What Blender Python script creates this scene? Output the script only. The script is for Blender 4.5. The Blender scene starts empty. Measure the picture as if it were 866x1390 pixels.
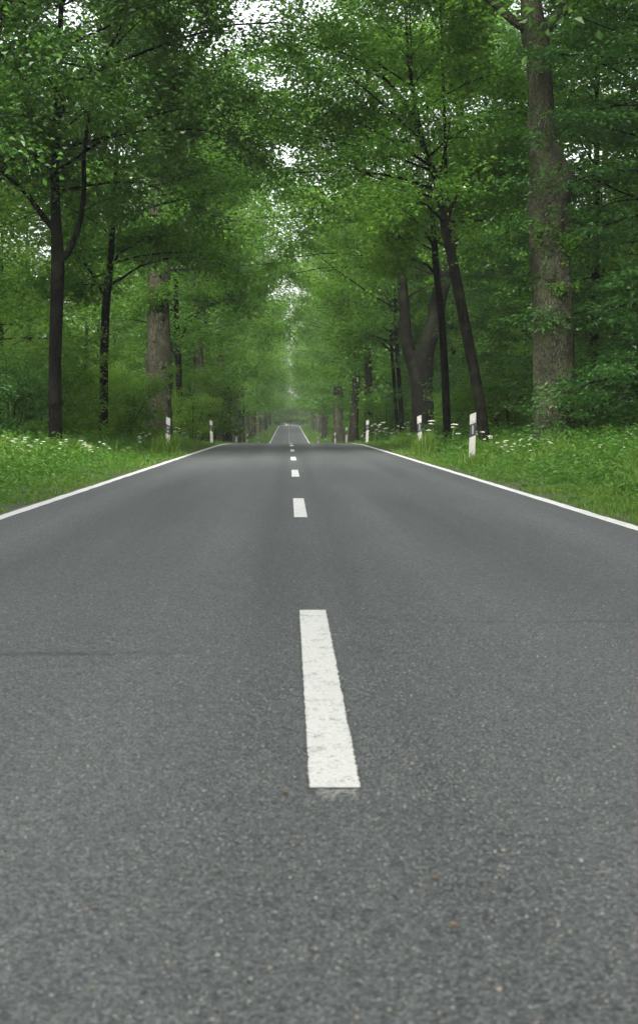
import bpy, math, random
import numpy as np
from mathutils import Vector, noise as mnoise

# ------------------------------------------------------------------ camera, sky, sun, exposure
scene = bpy.context.scene
COL = scene.collection
R = math.radians

CAM_X, CAM_H = -0.11, 0.87
cam_data = bpy.data.cameras.new("camera")
cam = bpy.data.objects.new("camera", cam_data)
COL.objects.link(cam)
scene.camera = cam
cam_data.sensor_fit = 'VERTICAL'
cam_data.sensor_height = 36.0
cam_data.lens = 62.7
cam_data.clip_start = 0.1
cam_data.clip_end = 6000
cam.location = (CAM_X, 0, CAM_H)
cam.rotation_euler = (R(90 - 2.886), 0, -math.atan(41 / 2420))
cam_data.dof.use_dof = True
cam_data.dof.focus_distance = 24
cam_data.dof.aperture_fstop = 9.0

SUN_EL, SUN_AZ = R(38), R(196)          # azimuth: clockwise from +Y (north)
world = bpy.data.worlds.new("World")
scene.world = world
world.use_nodes = True
wn, wl = world.node_tree.nodes, world.node_tree.links
bg = wn["Background"]
sky = wn.new("ShaderNodeTexSky")
sky.sky_type = 'NISHITA'
sky.sun_disc = False
sky.sun_elevation = SUN_EL
sky.sun_rotation = SUN_AZ
sky.dust_density = 4.0
hsv = wn.new("ShaderNodeHueSaturation")      # overcast: the same sky drained of its blue
hsv.inputs["Saturation"].default_value = 0.18
wl.new(sky.outputs[0], hsv.inputs["Color"])
wl.new(hsv.outputs[0], bg.inputs["Color"])
bg.inputs["Strength"].default_value = 0.10

sun_data = bpy.data.lights.new("sun", 'SUN')
sun_data.energy = 1.5
sun_data.angle = R(20)
sun_data.color = (1.0, 0.97, 0.92)
sun = bpy.data.objects.new("sun", sun_data)
COL.objects.link(sun)
sd = Vector((math.sin(SUN_AZ) * math.cos(SUN_EL), math.cos(SUN_AZ) * math.cos(SUN_EL), math.sin(SUN_EL)))
sun.rotation_euler = sd.to_track_quat('Z', 'Y').to_euler()

scene.view_settings.view_transform = 'Standard'
scene.view_settings.look = 'None'
scene.view_settings.exposure = 2.22
scene.view_settings.gamma = 1.0
scene.cycles.max_bounces = 9
scene.cycles.diffuse_bounces = 6
scene.cycles.glossy_bounces = 2
scene.cycles.transmission_bounces = 7
scene.cycles.volume_bounces = 0
scene.cycles.transparent_max_bounces = 6
scene.cycles.sample_clamp_indirect = 4.0

# ------------------------------------------------------------------ small helpers
def tag(o, label=None, cat=None, group=None, kind=None):
    if label: o["label"] = label
    if cat: o["category"] = cat
    if group: o["group"] = group
    if kind: o["kind"] = kind
    return o

def empty(name, loc, rz=0.0):
    o = bpy.data.objects.new(name, None)
    o.empty_display_size = 0.3
    o.location = loc
    o.rotation_euler = (0, 0, rz)
    COL.objects.link(o)
    return o

def mesh_np(name, V, F, mat, smooth=False):
    """V (n,3); F list of (k,m) integer arrays (all faces of an array have m corners)."""
    me = bpy.data.meshes.new(name)
    F = [f for f in F if len(f)]
    nl = sum(f.size for f in F)
    nf = sum(len(f) for f in F)
    me.vertices.add(len(V)); me.loops.add(nl); me.polygons.add(nf)
    me.vertices.foreach_set("co", np.asarray(V, dtype=np.float32).ravel())
    me.loops.foreach_set("vertex_index", np.concatenate([f.ravel() for f in F]).astype(np.int32))
    tot = np.concatenate([np.full(len(f), f.shape[1], np.int32) for f in F])
    me.polygons.foreach_set("loop_start", (np.cumsum(tot) - tot).astype(np.int32))
    me.polygons.foreach_set("loop_total", tot)
    me.polygons.foreach_set("use_smooth", np.full(nf, bool(smooth)))
    me.update(calc_edges=True)
    if mat: me.materials.append(mat)
    return me

def link(name, me, parent=None, loc=None):
    o = bpy.data.objects.new(name, me)
    COL.objects.link(o)
    if parent: o.parent = parent
    if loc: o.location = loc
    return o

class Geo:
    def __init__(self):
        self.V, self.Q, self.T, self.n = [], [], [], 0
    def add(self, V, Q=None, T=None):
        if Q is not None and len(Q): self.Q.append(np.asarray(Q, np.int64) + self.n)
        if T is not None and len(T): self.T.append(np.asarray(T, np.int64) + self.n)
        self.V.append(np.asarray(V, float)); self.n += len(V)
    def mesh(self, name, mat, smooth=False):
        return mesh_np(name, np.concatenate(self.V),
                       ([np.concatenate(self.Q)] if self.Q else []) + ([np.concatenate(self.T)] if self.T else []), mat, smooth)
    def box(self, a, b):
        x0, y0, z0 = a; x1, y1, z1 = b
        self.add([(x0,y0,z0),(x1,y0,z0),(x1,y1,z0),(x0,y1,z0),(x0,y0,z1),(x1,y0,z1),(x1,y1,z1),(x0,y1,z1)],
                 [(0,3,2,1),(4,5,6,7),(0,1,5,4),(1,2,6,5),(2,3,7,6),(3,0,4,7)])
    def tube(self, pts, rad, sides, lump=0.0, seed=0.0, flute=0.0, cap=True):
        pts = np.asarray(pts, float); rad = np.asarray(rad, float); n = len(pts)
        tg = np.gradient(pts, axis=0)
        tg /= np.linalg.norm(tg, axis=1)[:, None] + 1e-9
        ref = np.array((0., 1., 0.)) if abs(tg[0][2]) > 0.7 else np.array((0., 0., 1.))
        u = ref - tg[0] * (ref @ tg[0]); u /= np.linalg.norm(u)
        a = np.arange(sides) * 2 * math.pi / sides
        V = np.empty((n, sides, 3))
        for i in range(n):
            u = u - tg[i] * (u @ tg[i]); u /= np.linalg.norm(u) + 1e-9
            v = np.cross(tg[i], u)
            r = np.full(sides, rad[i])
            if lump or flute:
                for k in range(sides):
                    d = u * math.cos(a[k]) + v * math.sin(a[k])
                    q = Vector((d[0]*1.3 + seed, d[1]*1.3 - seed, pts[i][2]*1.1/ max(.35, min(1, rad[0]*2))))
                    r[k] *= 1 + lump * mnoise.noise(q) + lump*.4*mnoise.noise(q*3.1)
                    if flute:
                        r[k] *= 1 + flute * mnoise.noise(Vector((d[0]*9+seed, d[1]*9, pts[i][2]*.5)))
            V[i] = pts[i] + r[:, None] * (np.cos(a)[:, None] * u + np.sin(a)[:, None] * v)
        k = np.arange(sides); k2 = (k + 1) % sides
        Q = np.concatenate([np.stack([i*sides+k, i*sides+k2, (i+1)*sides+k2, (i+1)*sides+k], 1) for i in range(n-1)])
        V = V.reshape(-1, 3)
        T = None
        if cap:
            V = np.concatenate([V, pts[-1:] + tg[-1:] * rad[-1] * .5])
            T = np.stack([(n-1)*sides+k, (n-1)*sides+k2, np.full(sides, n*sides)], 1)
        self.add(V, Q, T)

def smooth_path(ctrl, n):
    """Catmull-Rom through control points (any dimension), n samples."""
    c = np.asarray(ctrl, float)
    c = np.concatenate([[2*c[0]-c[1]], c, [2*c[-1]-c[-2]]])
    m = len(c) - 3
    out = []
    for s in np.linspace(0, m - 1e-6, n):
        i = int(s); t = s - i
        p0, p1, p2, p3 = c[i:i+4]
        out.append(.5*((2*p1)+(-p0+p2)*t+(2*p0-5*p1+4*p2-p3)*t*t+(-p0+3*p1-3*p2+p3)*t**3))
    return np.array(out)

# ------------------------------------------------------------------ materials
def new_mat(name):
    m = bpy.data.materials.new(name); m.use_nodes = True
    nt = m.node_tree
    return m, nt.nodes, nt.links, nt.nodes["Principled BSDF"]

def nz(N, L, vec, scale, detail=3.0, rough=.55):
    t = N.new("ShaderNodeTexNoise"); t.inputs["Scale"].default_value = scale
    t.inputs["Detail"].default_value = detail; t.inputs["Roughness"].default_value = rough
    if vec is not None: L.new(vec, t.inputs["Vector"])
    return t.outputs["Fac"]

def ramp(N, L, fac, stops):
    r = N.new("ShaderNodeValToRGB")
    while len(r.color_ramp.elements) < len(stops): r.color_ramp.elements.new(.5)
    for e, (p, c) in zip(r.color_ramp.elements, stops):
        e.position = p; e.color = (*c, 1) if len(c) == 3 else c
    L.new(fac, r.inputs[0]); return r.outputs[0]

def mapr(N, L, fac, a, b, c, d):
    m = N.new("ShaderNodeMapRange"); m.clamp = True
    for k, v in zip((1, 2, 3, 4), (a, b, c, d)): m.inputs[k].default_value = v
    L.new(fac, m.inputs[0]); return m.outputs[0]

def mixc(N, L, fac, a, b, mode='MIX'):
    m = N.new("ShaderNodeMix"); m.data_type = 'RGBA'; m.blend_type = mode
    for s, v in ((m.inputs[0], fac), (m.inputs[6], a), (m.inputs[7], b)):
        if isinstance(v, (int, float)): s.default_value = v
        elif isinstance(v, tuple): s.default_value = (*v, 1)
        else: L.new(v, s)
    return m.outputs[2]

def math_(N, L, op, a, b=None, c=None):
    m = N.new("ShaderNodeMath"); m.operation = op
    for s, v in zip(m.inputs, (a, b, c)):
        if v is None: continue
        if isinstance(v, (int, float)): s.default_value = v
        else: L.new(v, s)
    return m.outputs[0]

def vmul(N, L, vec, s):
    m = N.new("ShaderNodeMapping"); m.inputs["Scale"].default_value = s
    L.new(vec, m.inputs["Vector"]); return m.outputs[0]

def bump(N, L, h, strength, dist, bsdf):
    b = N.new("ShaderNodeBump"); b.inputs["Strength"].default_value = strength
    b.inputs["Distance"].default_value = dist
    L.new(h, b.inputs["Height"]); L.new(b.outputs[0], bsdf.inputs["Normal"])

def leaf_mat(name, lo, mid, hi, trans=.4, rough=.42, patch=.6, bright=1.0):
    """Leaf: colour differs leaf by leaf, in drifts, and from tree to tree; thin and translucent."""
    m, N, L, B = new_mat(name)
    g = N.new("ShaderNodeNewGeometry")
    oi = N.new("ShaderNodeObjectInfo")
    tc = N.new("ShaderNodeTexCoord")
    f = nz(N, L, tc.outputs["Object"], .55, 2)
    f = math_(N, L, 'MULTIPLY_ADD', f, patch, math_(N, L, 'MULTIPLY', g.outputs["Random Per Island"], .6))
    f = math_(N, L, 'ADD', f, math_(N, L, 'MULTIPLY_ADD', oi.outputs["Random"], .3, -.2))
    c = ramp(N, L, f, [(.1, tuple(v*bright for v in lo)), (.5, tuple(v*bright for v in mid)), (.95, tuple(v*bright for v in hi))])
    L.new(c, B.inputs["Base Color"])
    B.inputs["Roughness"].default_value = rough
    B.inputs["Specular IOR Level"].default_value = .32
    t = N.new("ShaderNodeBsdfTranslucent")
    L.new(mixc(N, L, .5, c, (.165*bright, .36*bright, .03*bright)), t.inputs[0])
    mx = N.new("ShaderNodeMixShader"); mx.inputs[0].default_value = trans
    L.new(B.outputs[0], mx.inputs[1]); L.new(t.outputs[0], mx.inputs[2])
    L.new(mx.outputs[0], N["Material Output"].inputs[0])
    return m

def bark_mat(name, dark, light, moss=.0, scale=1.0, tall=.16):
    m, N, L, B = new_mat(name)
    tc = N.new("ShaderNodeTexCoord").outputs["Object"]
    w = N.new("ShaderNodeTexVoronoi"); w.feature = 'DISTANCE_TO_EDGE'
    w.inputs["Scale"].default_value = 14*scale
    warp = N.new("ShaderNodeVectorMath"); warp.operation = 'ADD'
    nw = N.new("ShaderNodeTexNoise"); nw.inputs["Scale"].default_value = 3.5
    L.new(tc, nw.inputs["Vector"])
    sc = N.new("ShaderNodeVectorMath"); sc.operation = 'SCALE'; sc.inputs["Scale"].default_value = .16
    L.new(nw.outputs["Color"], sc.inputs[0])
    L.new(tc, warp.inputs[0]); L.new(sc.outputs[0], warp.inputs[1])
    L.new(vmul(N, L, warp.outputs[0], (1, 1, tall)), w.inputs["Vector"])
    ridge = mapr(N, L, w.outputs["Distance"], 0, .16, 0, 1)
    fine = nz(N, L, vmul(N, L, tc, (1, 1, .35)), 30*scale, 4, .7)
    big = nz(N, L, vmul(N, L, tc, (1, 1, .4)), 2.2, 3)
    f = math_(N, L, 'ADD', math_(N, L, 'MULTIPLY', ridge, .45), math_(N, L, 'MULTIPLY', fine, .5))
    c = ramp(N, L, f, [(.12, tuple(v*.4 for v in dark)), (.45, dark), (.85, light)])
    c = mixc(N, L, mapr(N, L, big, .46, .66, 0, .72), c, tuple(.55*a for a in dark))
    if moss:
        mk = math_(N, L, 'MULTIPLY', mapr(N, L, nz(N, L, tc, 3.3, 4), .48, .68, 0, moss), mapr(N, L, fine, .3, .6, .4, 1))
        c = mixc(N, L, mk, c, (.045, .062, .022))
    L.new(c, B.inputs["Base Color"])
    B.inputs["Roughness"].default_value = .85
    B.inputs["Specular IOR Level"].default_value = .06
    bump(N, L, f, .9, .03, B)
    return m

M = {}
OAK = ((.021, .070, .008), (.070, .174, .018), (.165, .295, .032))
M['oak_leaf'] = leaf_mat('oak_leaf', *OAK, trans=.48)
M['dark_leaf'] = leaf_mat('dark_leaf', (.013, .045, .006), (.034, .092, .011), (.075, .16, .02), trans=.24)
M['beech_leaf'] = leaf_mat('beech_leaf', (.010, .045, .009), (.028, .092, .016), (.065, .155, .027), trans=.26, rough=.42)
M['light_leaf'] = leaf_mat('light_leaf', (.05, .125, .013), (.10, .205, .02), (.18, .29, .032), trans=.52)
M['bush_leaf'] = leaf_mat('bush_leaf', (.045, .12, .013), (.095, .20, .02), (.17, .285, .03), trans=.5)
M['grass'] = leaf_mat('grass', (.027, .082, .006), (.056, .136, .010), (.125, .19, .026), trans=.35, patch=.7)
M['weed_leaf'] = leaf_mat('weed_leaf', (.020, .075, .010), (.045, .128, .015), (.088, .185, .026), trans=.35)
M['bark_young'] = bark_mat('bark_young', (.0045, .0043, .0035), (.013, .0122, .009), moss=.25, scale=1.4)
M['bark_old'] = bark_mat('bark_old', (.027, .029, .018), (.096, .101, .062), moss=.65, scale=1.5, tall=.26)
M['bark_brown'] = bark_mat('bark_brown', (.034, .033, .023), (.094, .090, .060), moss=.35)
M['bark_grey'] = bark_mat('bark_grey', (.015, .014, .011), (.042, .038, .029), moss=.4)

# asphalt ---------------------------------------------------------------
def asphalt_nodes(N, L, pos):
    sep = N.new("ShaderNodeSeparateXYZ"); L.new(pos, sep.inputs[0])
    x, y = sep.outputs[0], sep.outputs[1]
    v = N.new("ShaderNodeTexVoronoi"); v.inputs["Scale"].default_value = 120; L.new(pos, v.inputs["Vector"])
    v2 = N.new("ShaderNodeTexVoronoi"); v2.inputs["Scale"].default_value = 42; L.new(pos, v2.inputs["Vector"])
    sv = N.new("ShaderNodeSeparateColor"); L.new(v.outputs["Color"], sv.inputs[0])
    sv2 = N.new("ShaderNodeSeparateColor"); L.new(v2.outputs["Color"], sv2.inputs[0])
    mott = nz(N, L, pos, 26, 3, .7)
    f = math_(N, L, 'ADD', math_(N, L, 'MULTIPLY', sv.outputs[0], .62), math_(N, L, 'MULTIPLY', mott, .42))
    c = ramp(N, L, f, [(.22, (.026, .028, .029)), (.5, (.068, .074, .074)), (.74, (.114, .121, .120)), (.97, (.19, .194, .188))])
    # single pale and brownish chippings
    spk = mapr(N, L, sv2.outputs[1], .965, .985, 0, 1)
    spk = math_(N, L, 'MULTIPLY', spk, mapr(N, L, v2.outputs["Distance"], .22, .34, 1, 0))
    c = mixc(N, L, math_(N, L, 'MULTIPLY', spk, .75), c, mixc(N, L, sv2.outputs[2], (.26, .20, .11), (.33, .33, .32)))
    # wheel tracks and long streaks along the lane, broad patches
    st = nz(N, L, vmul(N, L, pos, (1.6, .045, 1)), 1.0, 4, .6)
    pt = nz(N, L, vmul(N, L, pos, (.8, .07, 1)), 1.3, 4, .6)
    k = math_(N, L, 'MULTIPLY', mapr(N, L, st, .3, .7, .84, 1.17), mapr(N, L, pt, .3, .7, .90, 1.10))
    ax = math_(N, L, 'ABSOLUTE', x)
    tr = mapr(N, L, math_(N, L, 'ABSOLUTE', math_(N, L, 'SUBTRACT', math_(N, L, 'ABSOLUTE', math_(N, L, 'SUBTRACT', ax, 1.42)), .74)), 0, .42, 1.10, .96)
    k = math_(N, L, 'MULTIPLY', k, tr)
    seam = mapr(N, L, math_(N, L, 'ABSOLUTE', math_(N, L, 'SUBTRACT', ax, .22)), 0, .14, .88, 1)
    k = math_(N, L, 'MULTIPLY', k, seam)
    kc = N.new("ShaderNodeCombineColor")
    for i in range(3): L.new(k, kc.inputs[i])
    c = mixc(N, L, 1.0, c, kc.outputs[0], 'MULTIPLY')
    # two transverse cracks: (y, x from, x to, side)
    crk = None
    wob = nz(N, L, vmul(N, L, pos, (1, .0, 1)), 7, 5, .7)
    wid = nz(N, L, pos, 16, 3, .7)
    for (cy, x0, x1, wd, slope) in ((6.72, -.36, -.80, .075, -.06), (7.74, .40, .95, .026, .03)):
        yy = math_(N, L, 'ADD', y, math_(N, L, 'MULTIPLY_ADD', wob, -.28, .14 - cy))
        yy = math_(N, L, 'ABSOLUTE', math_(N, L, 'ADD', yy, math_(N, L, 'MULTIPLY', x, slope)))
        e = math_(N, L, 'MULTIPLY', mapr(N, L, yy, 0, wd, 1, 0), mapr(N, L, x, x0, x1, 0, 1))
        e = math_(N, L, 'MULTIPLY', e, mapr(N, L, wid, .36, .50, 0, 1))
        crk = e if crk is None else math_(N, L, 'MAXIMUM', crk, e)
    c = mixc(N, L, math_(N, L, 'MULTIPLY', crk, .62), c, (.012, .012, .012))
    h = math_(N, L, 'SUBTRACT', f, math_(N, L, 'MULTIPLY', crk, 1.5))
    return c, h, f

m, N, L, B = new_mat('asphalt')
pos = N.new("ShaderNodeNewGeometry").outputs["Position"]
c, h, f = asphalt_nodes(N, L, pos)
L.new(c, B.inputs["Base Color"])
B.inputs["Roughness"].default_value = .72
B.inputs["Specular IOR Level"].default_value = .35
bump(N, L, h, .55, .006, B)
M['asphalt'] = m

def paint(name, wear, soft=.03, most=.9, tint=1.0):
    m, N, L, B = new_mat(name)
    pos = N.new("ShaderNodeNewGeometry").outputs["Position"]
    c, h, f = asphalt_nodes(N, L, pos)
    n1 = nz(N, L, pos, 110, 4, .8)
    n2 = nz(N, L, pos, 9, 4, .7)
    n3 = nz(N, L, vmul(N, L, pos, (.5, 1, 1)), 130, 2, .6)
    gone = math_(N, L, 'ADD', math_(N, L, 'MULTIPLY', n1, .5), math_(N, L, 'MULTIPLY', n2, .32))
    gone = math_(N, L, 'ADD', gone, math_(N, L, 'MULTIPLY', n3, .18))
    gone = mapr(N, L, gone, wear - soft, wear + soft, 1 - most if soft > .1 else 0, most)
    wcol = ramp(N, L, n2, [(.3, (.58*tint, .57*tint, .54*tint)), (.7, (.73*tint, .72*tint, .69*tint))])
    L.new(mixc(N, L, gone, wcol, c), B.inputs["Base Color"])
    B.inputs["Roughness"].default_value = .6
    bump(N, L, math_(N, L, 'SUBTRACT', f, gone), .3, .004, B)
    return m
M['paint'] = paint('road_paint', .552)
M['paint_edge'] = paint('road_paint_edge', .56)
M['paint_worn'] = paint('road_paint_worn', .56, .12, .8, .55)

# soil and forest floor
m, N, L, B = new_mat('soil')
tc = N.new("ShaderNodeNewGeometry").outputs["Position"]
c = ramp(N, L, nz(N, L, tc, 3, 6, .7), [(.3, (.020, .028, .010)), (.5, (.040, .052, .016)), (.7, (.055, .045, .024))])
L.new(mixc(N, L, mapr(N, L, nz(N, L, tc, 45, 3, .7), .4, .65, 0, .6), c, (.05, .085, .018)), B.inputs["Base Color"])
B.inputs["Roughness"].default_value = .95
bump(N, L, nz(N, L, tc, 30, 4, .7), .8, .04, B)
M['soil'] = m

def plain(name, col, rough=.5, dirt=None, dscale=12):
    m, N, L, B = new_mat(name)
    if dirt:
        tc = N.new("ShaderNodeTexCoord").outputs["Object"]
        L.new(mixc(N, L, mapr(N, L, nz(N, L, vmul(N, L, tc, (1, 1, .3)), dscale, 4, .65), .42, .75, 0, .8), col, dirt), B.inputs["Base Color"])
    else:
        B.inputs["Base Color"].default_value = (*col, 1)
    B.inputs["Roughness"].default_value = rough
    return m
M['post_white'] = plain('post_white', (.30, .297, .27), .5, (.17, .165, .12), 9)
M['post_black'] = plain('post_black', (.006, .006, .006), .6, (.012, .012, .011))
M['reflector'] = plain('reflector', (.15, .155, .16), .4)
M['sticker'] = plain('sticker', (.30, .31, .36), .5, (.5, .5, .52), 60)
M['stem'] = plain('stem', (.075, .14, .03), .6)
M['umbel'] = plain('umbel', (.62, .62, .52), .8, (.45, .48, .33), 25)
M['dead_leaf'] = plain('dead_leaf', (.15, .075, .025), .7, (.22, .14, .05), 40)
M['grit'] = plain('grit', (.24, .20, .14), .8, (.34, .33, .31), 9)

# ------------------------------------------------------------------ ground heights
_pd = np.array([-80, 0, 55, 70, 85, 108, 142, 170, 195, 222, 251, 300, 370, 430, 470, 495, 530, 600, 700, 1000, 4000.])
_pz = np.array([0, 0, 0.01, 0.0, -.13, -.47, -1.03, -1.45, -1.78, -2.02, -2.0, -1.62, -1.02, -.52, -.21, -.12, -.35, -1.6, -3.0, -3.0, -3.0])
_dd = np.arange(-80, 4001, 1.0)
_zz = np.interp(_dd, _pd, _pz)
_ker = np.hanning(25); _ker /= _ker.sum()
_zz = np.convolve(np.pad(_zz, 12, mode='edge'), _ker, 'valid')
def zr(d): return np.interp(d, _dd, _zz)
def sstep(a, b, v):
    t = np.clip((v - a) / (b - a), 0, 1); return t*t*(3-2*t)
def gz(x, d):
    a = np.abs(x)
    z = zr(d) - .03 * (1 - sstep(2.80, 2.86, a)) + .02*sstep(2.8, 3.2, a) + .14*sstep(4.2, 8.0, a)
    return z + (.04*np.sin(d*.37 + x*.9) + .04*np.sin(d*.11 - x*.5 + 2))*sstep(3.2, 6, a) + 1.2*sstep(40, 200, a)*np.sin(x*.013+1)*np.cos(d*.006)

# ------------------------------------------------------------------ ground, road, markings
def sheet(name, xs, ds, zf, mat, parent=None):
    X, D = np.meshgrid(xs, ds)
    V = np.stack([X, D, zf(X, D)], -1).reshape(-1, 3)
    n = len(xs); i, j = np.meshgrid(np.arange(len(ds)-1), np.arange(n-1), indexing='ij')
    b = (i*n + j).ravel()
    return link(name, mesh_np(name, V, [np.stack([b, b+1, b+n+1, b+n], 1)], mat, True), parent)

xs = np.array(sorted(set([0] + [s*v for s in (-1, 1) for v in (1.5, 2.8, 2.84, 2.88, 3.1, 3.5, 4, 4.5, 5, 5.5, 6, 7, 8, 10, 13, 18, 26, 40, 60, 90, 140, 220, 400, 800, 1600)])))
ds = np.concatenate([np.arange(-60, 130, 2.0), np.arange(130, 640, 6.0), np.arange(640, 1600, 80), [1600, 2000, 2600]])
tag(sheet('ground', xs, ds, gz, M['soil']), 'grassy forest floor and verges either side of the road', None, None, 'structure')

rd = np.concatenate([np.arange(-40, 100, 2.0), np.arange(100, 537, 4.0)])
rng = np.random.default_rng(5)
redge_l = np.repeat(rng.normal(0, .012, len(rd)), 1); redge_r = rng.normal(0, .012, len(rd))
def road_sheet():
    cols = np.array([-2.84, -2.6, -1.4, 0, 1.4, 2.6, 2.84])
    X = np.repeat(cols[None, :], len(rd), 0)
    X[:, 0] += redge_l; X[:, -1] += redge_r
    D = np.repeat(rd[:, None], len(cols), 1)
    V = np.stack([X, D, zr(D)], -1).reshape(-1, 3)
    n = len(cols); i, j = np.meshgrid(np.arange(len(rd)-1), np.arange(n-1), indexing='ij')
    b = (i*n + j).ravel()
    return mesh_np('road', V, [np.stack([b, b+1, b+n+1, b+n], 1)], M['asphalt'], True)
road = link('road', road_sheet())
tag(road, 'grey asphalt country road running straight ahead into the forest', None, None, 'structure')

def strip(name, x0, x1, d0, d1, step, jit, mat, seed, lift=.004):
    r = np.random.default_rng(seed)
    n = max(3, int((d1 - d0)/step) + 1)
    d = np.linspace(d0, d1, n)
    a, b = x0 + r.normal(0, jit, n), x1 + r.normal(0, jit*1.5, n)
    mid = .5*(a+b)
    V = np.stack([np.stack([c_, d + (r.normal(0, jit*.8, n) if q != 1 else 0), zr(d) + lift], -1) for q, c_ in enumerate((a, mid, b))], 1).reshape(-1, 3)
    k = np.arange(n-1)*3
    Q = np.concatenate([np.stack([k+q, k+q+1, k+q+4, k+q+3], 1) for q in (0, 1)])
    return link(name, mesh_np(name, V, [Q], mat, True), road)

for s, sd_ in ((-1, 1), (1, 2)):
    strip('edge_line', s*2.72 - .06, s*2.72 + .06, -40, 534, .5, .003, M['paint_edge'], sd_)
for k in range(-3, 44):
    d0 = 4.19 + 12*k
    near = 0 <= k < 2
    strip('centre_dash', -.061, .059, d0, d0 + 4.0, .012 if near else .8, .0016 if near else .002, M['paint'], 50 + k)
rng = np.random.default_rng(19); g = Geo()          # flakes of an older, longer dash
for k in range(95):
    t = rng.random()**1.5; cx, cd = rng.uniform(-.044, .050), 4.182 - .125*t
    a = np.arange(6)*math.pi/3; q = rng.uniform(.0025, .0075)*(1.15 - .6*t)*rng.uniform(.5, 1.3, 6)
    g.add(np.concatenate([np.stack([cx + 1.3*q*np.cos(a), cd + q*np.sin(a), np.full(6, .0016 + .00001*k)], 1), [(cx, cd, .0024 + .00001*k)]]), None, [(m_, (m_+1) % 6, 6) for m_ in range(6)])
tag(link('worn_paint', g.mesh('worn_paint', M['paint_worn']), road), kind='stuff')

# ------------------------------------------------------------------ leaves and trees
def leaf_geo(P, D, Nn, size, aspect=.6, fold=.18):
    """Diamond leaves folded along the midrib: (n,3) base points, axes, normals."""
    D = D / (np.linalg.norm(D, axis=1)[:, None] + 1e-9)
    W = np.cross(D, Nn); W /= np.linalg.norm(W, axis=1)[:, None] + 1e-9
    U = np.cross(W, D)
    s = size[:, None]
    mid = P + D*s*.48
    V = np.stack([P, mid + W*s*aspect*.5 + U*s*fold, P + D*s - U*s*.10, mid - W*s*aspect*.5 + U*s*fold], 1).reshape(-1, 3)
    Q = np.arange(len(P)*4).reshape(-1, 4)
    return V, Q

def unit(v): return v / (np.linalg.norm(v) + 1e-9)

def add_branching(rng, wood, sites, pts, r0, nsub, ntwig, lfac=.5, droop=.05, t0=.25, twig_wood=True, flat=.8, sides=4, vert=(-.45, .75), gaps=.3):
    pts = np.asarray(pts); n = len(pts)
    L = np.linalg.norm(np.diff(pts, axis=0), axis=1).sum()
    side = rng.choice((-1, 1))
    for i in range(nsub):
        t = t0 + (1 - t0) * (i + rng.random()) / nsub
        f = t*(n-1); k = min(int(f), n-2); q = f - k
        p = pts[k]*(1-q) + pts[k+1]*q
        d = unit(pts[k+1] - pts[k])
        side = -side
        ang = side * R(rng.uniform(25, 75))
        ca, sa = math.cos(ang), math.sin(ang)
        e = np.array((d[0]*ca - d[1]*sa, d[0]*sa + d[1]*ca, d[2]*flat + rng.uniform(*vert)))
        if abs(d[2]) > .85:
            az = rng.uniform(0, 2*math.pi); e = np.array((math.cos(az), math.sin(az), rng.uniform(.1, .7)))
        e = unit(e)
        l = (L*lfac*(1.15 - .6*t) + .35) * rng.uniform(.7, 1.2)
        ss = np.linspace(0, 1, 4)[:, None]
        bend = rng.normal(0, .12, 3)
        sp = p + e*l*ss + (bend*l)*ss**2 - np.array((0, 0, droop*l))*ss**2
        rr = max(.006, r0*(1 - .8*t)*.45)
        wood.tube(sp, rr*np.array((1, .75, .5, .25)), sides, cap=False)
        bare = gaps and rng.random() < gaps
        for j in range(ntwig):
            if bare and j: break
            tt = .2 + .8*(j + rng.random())/ntwig
            fk = tt*3; kk = min(int(fk), 2); qq = fk - kk
            tp = sp[kk]*(1-qq) + sp[kk+1]*qq
            az = rng.normal(0, 1.0)
            te = unit(np.array((e[0]*math.cos(az)-e[1]*math.sin(az), e[0]*math.sin(az)+e[1]*math.cos(az), e[2]*.5 + rng.uniform(-.35, .3))))
            tl = rng.uniform(.35, .95) * (0.5 + .5*min(1, l/1.6))
            if twig_wood:
                wood.tube(np.stack([tp, tp + te*tl*.55, tp + te*tl + (0, 0, -.06*tl)]), (rr*.4, rr*.3, .004), 3, cap=False)
            sites.append(np.concatenate([tp + te*tl*.85, te, [tl]]))

def leaves_at(rng, sites, per, size, spread=.24, zf=.45, tilt=.55, hang=.15):
    S = np.array(sites)
    per = int(per*2.2); n = len(S)*per
    I = np.repeat(np.arange(len(S)), per)
    off = rng.normal(0, 1, (n, 3)) * spread * 1.05 * np.repeat(rng.uniform(.6, 1.35, len(S)), per)[:, None] * np.array((1, 1, zf))
    P = S[I, :3] + off
    ax = S[I, 3:6]*.6 + off/spread*.5 + rng.normal(0, .5, (n, 3))
    ax[:, 2] = ax[:, 2]*.5 - hang
    Nn = rng.normal(0, tilt, (n, 3)); Nn[:, 2] += 1
    sz = size * rng.uniform(.65, 1.3, n)
    return leaf_geo(P, ax, Nn, sz)

def mesh_leaves(name, V, Q, mat): return mesh_np(name, V, [Q], mat, False)

class TreeData: pass

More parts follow.
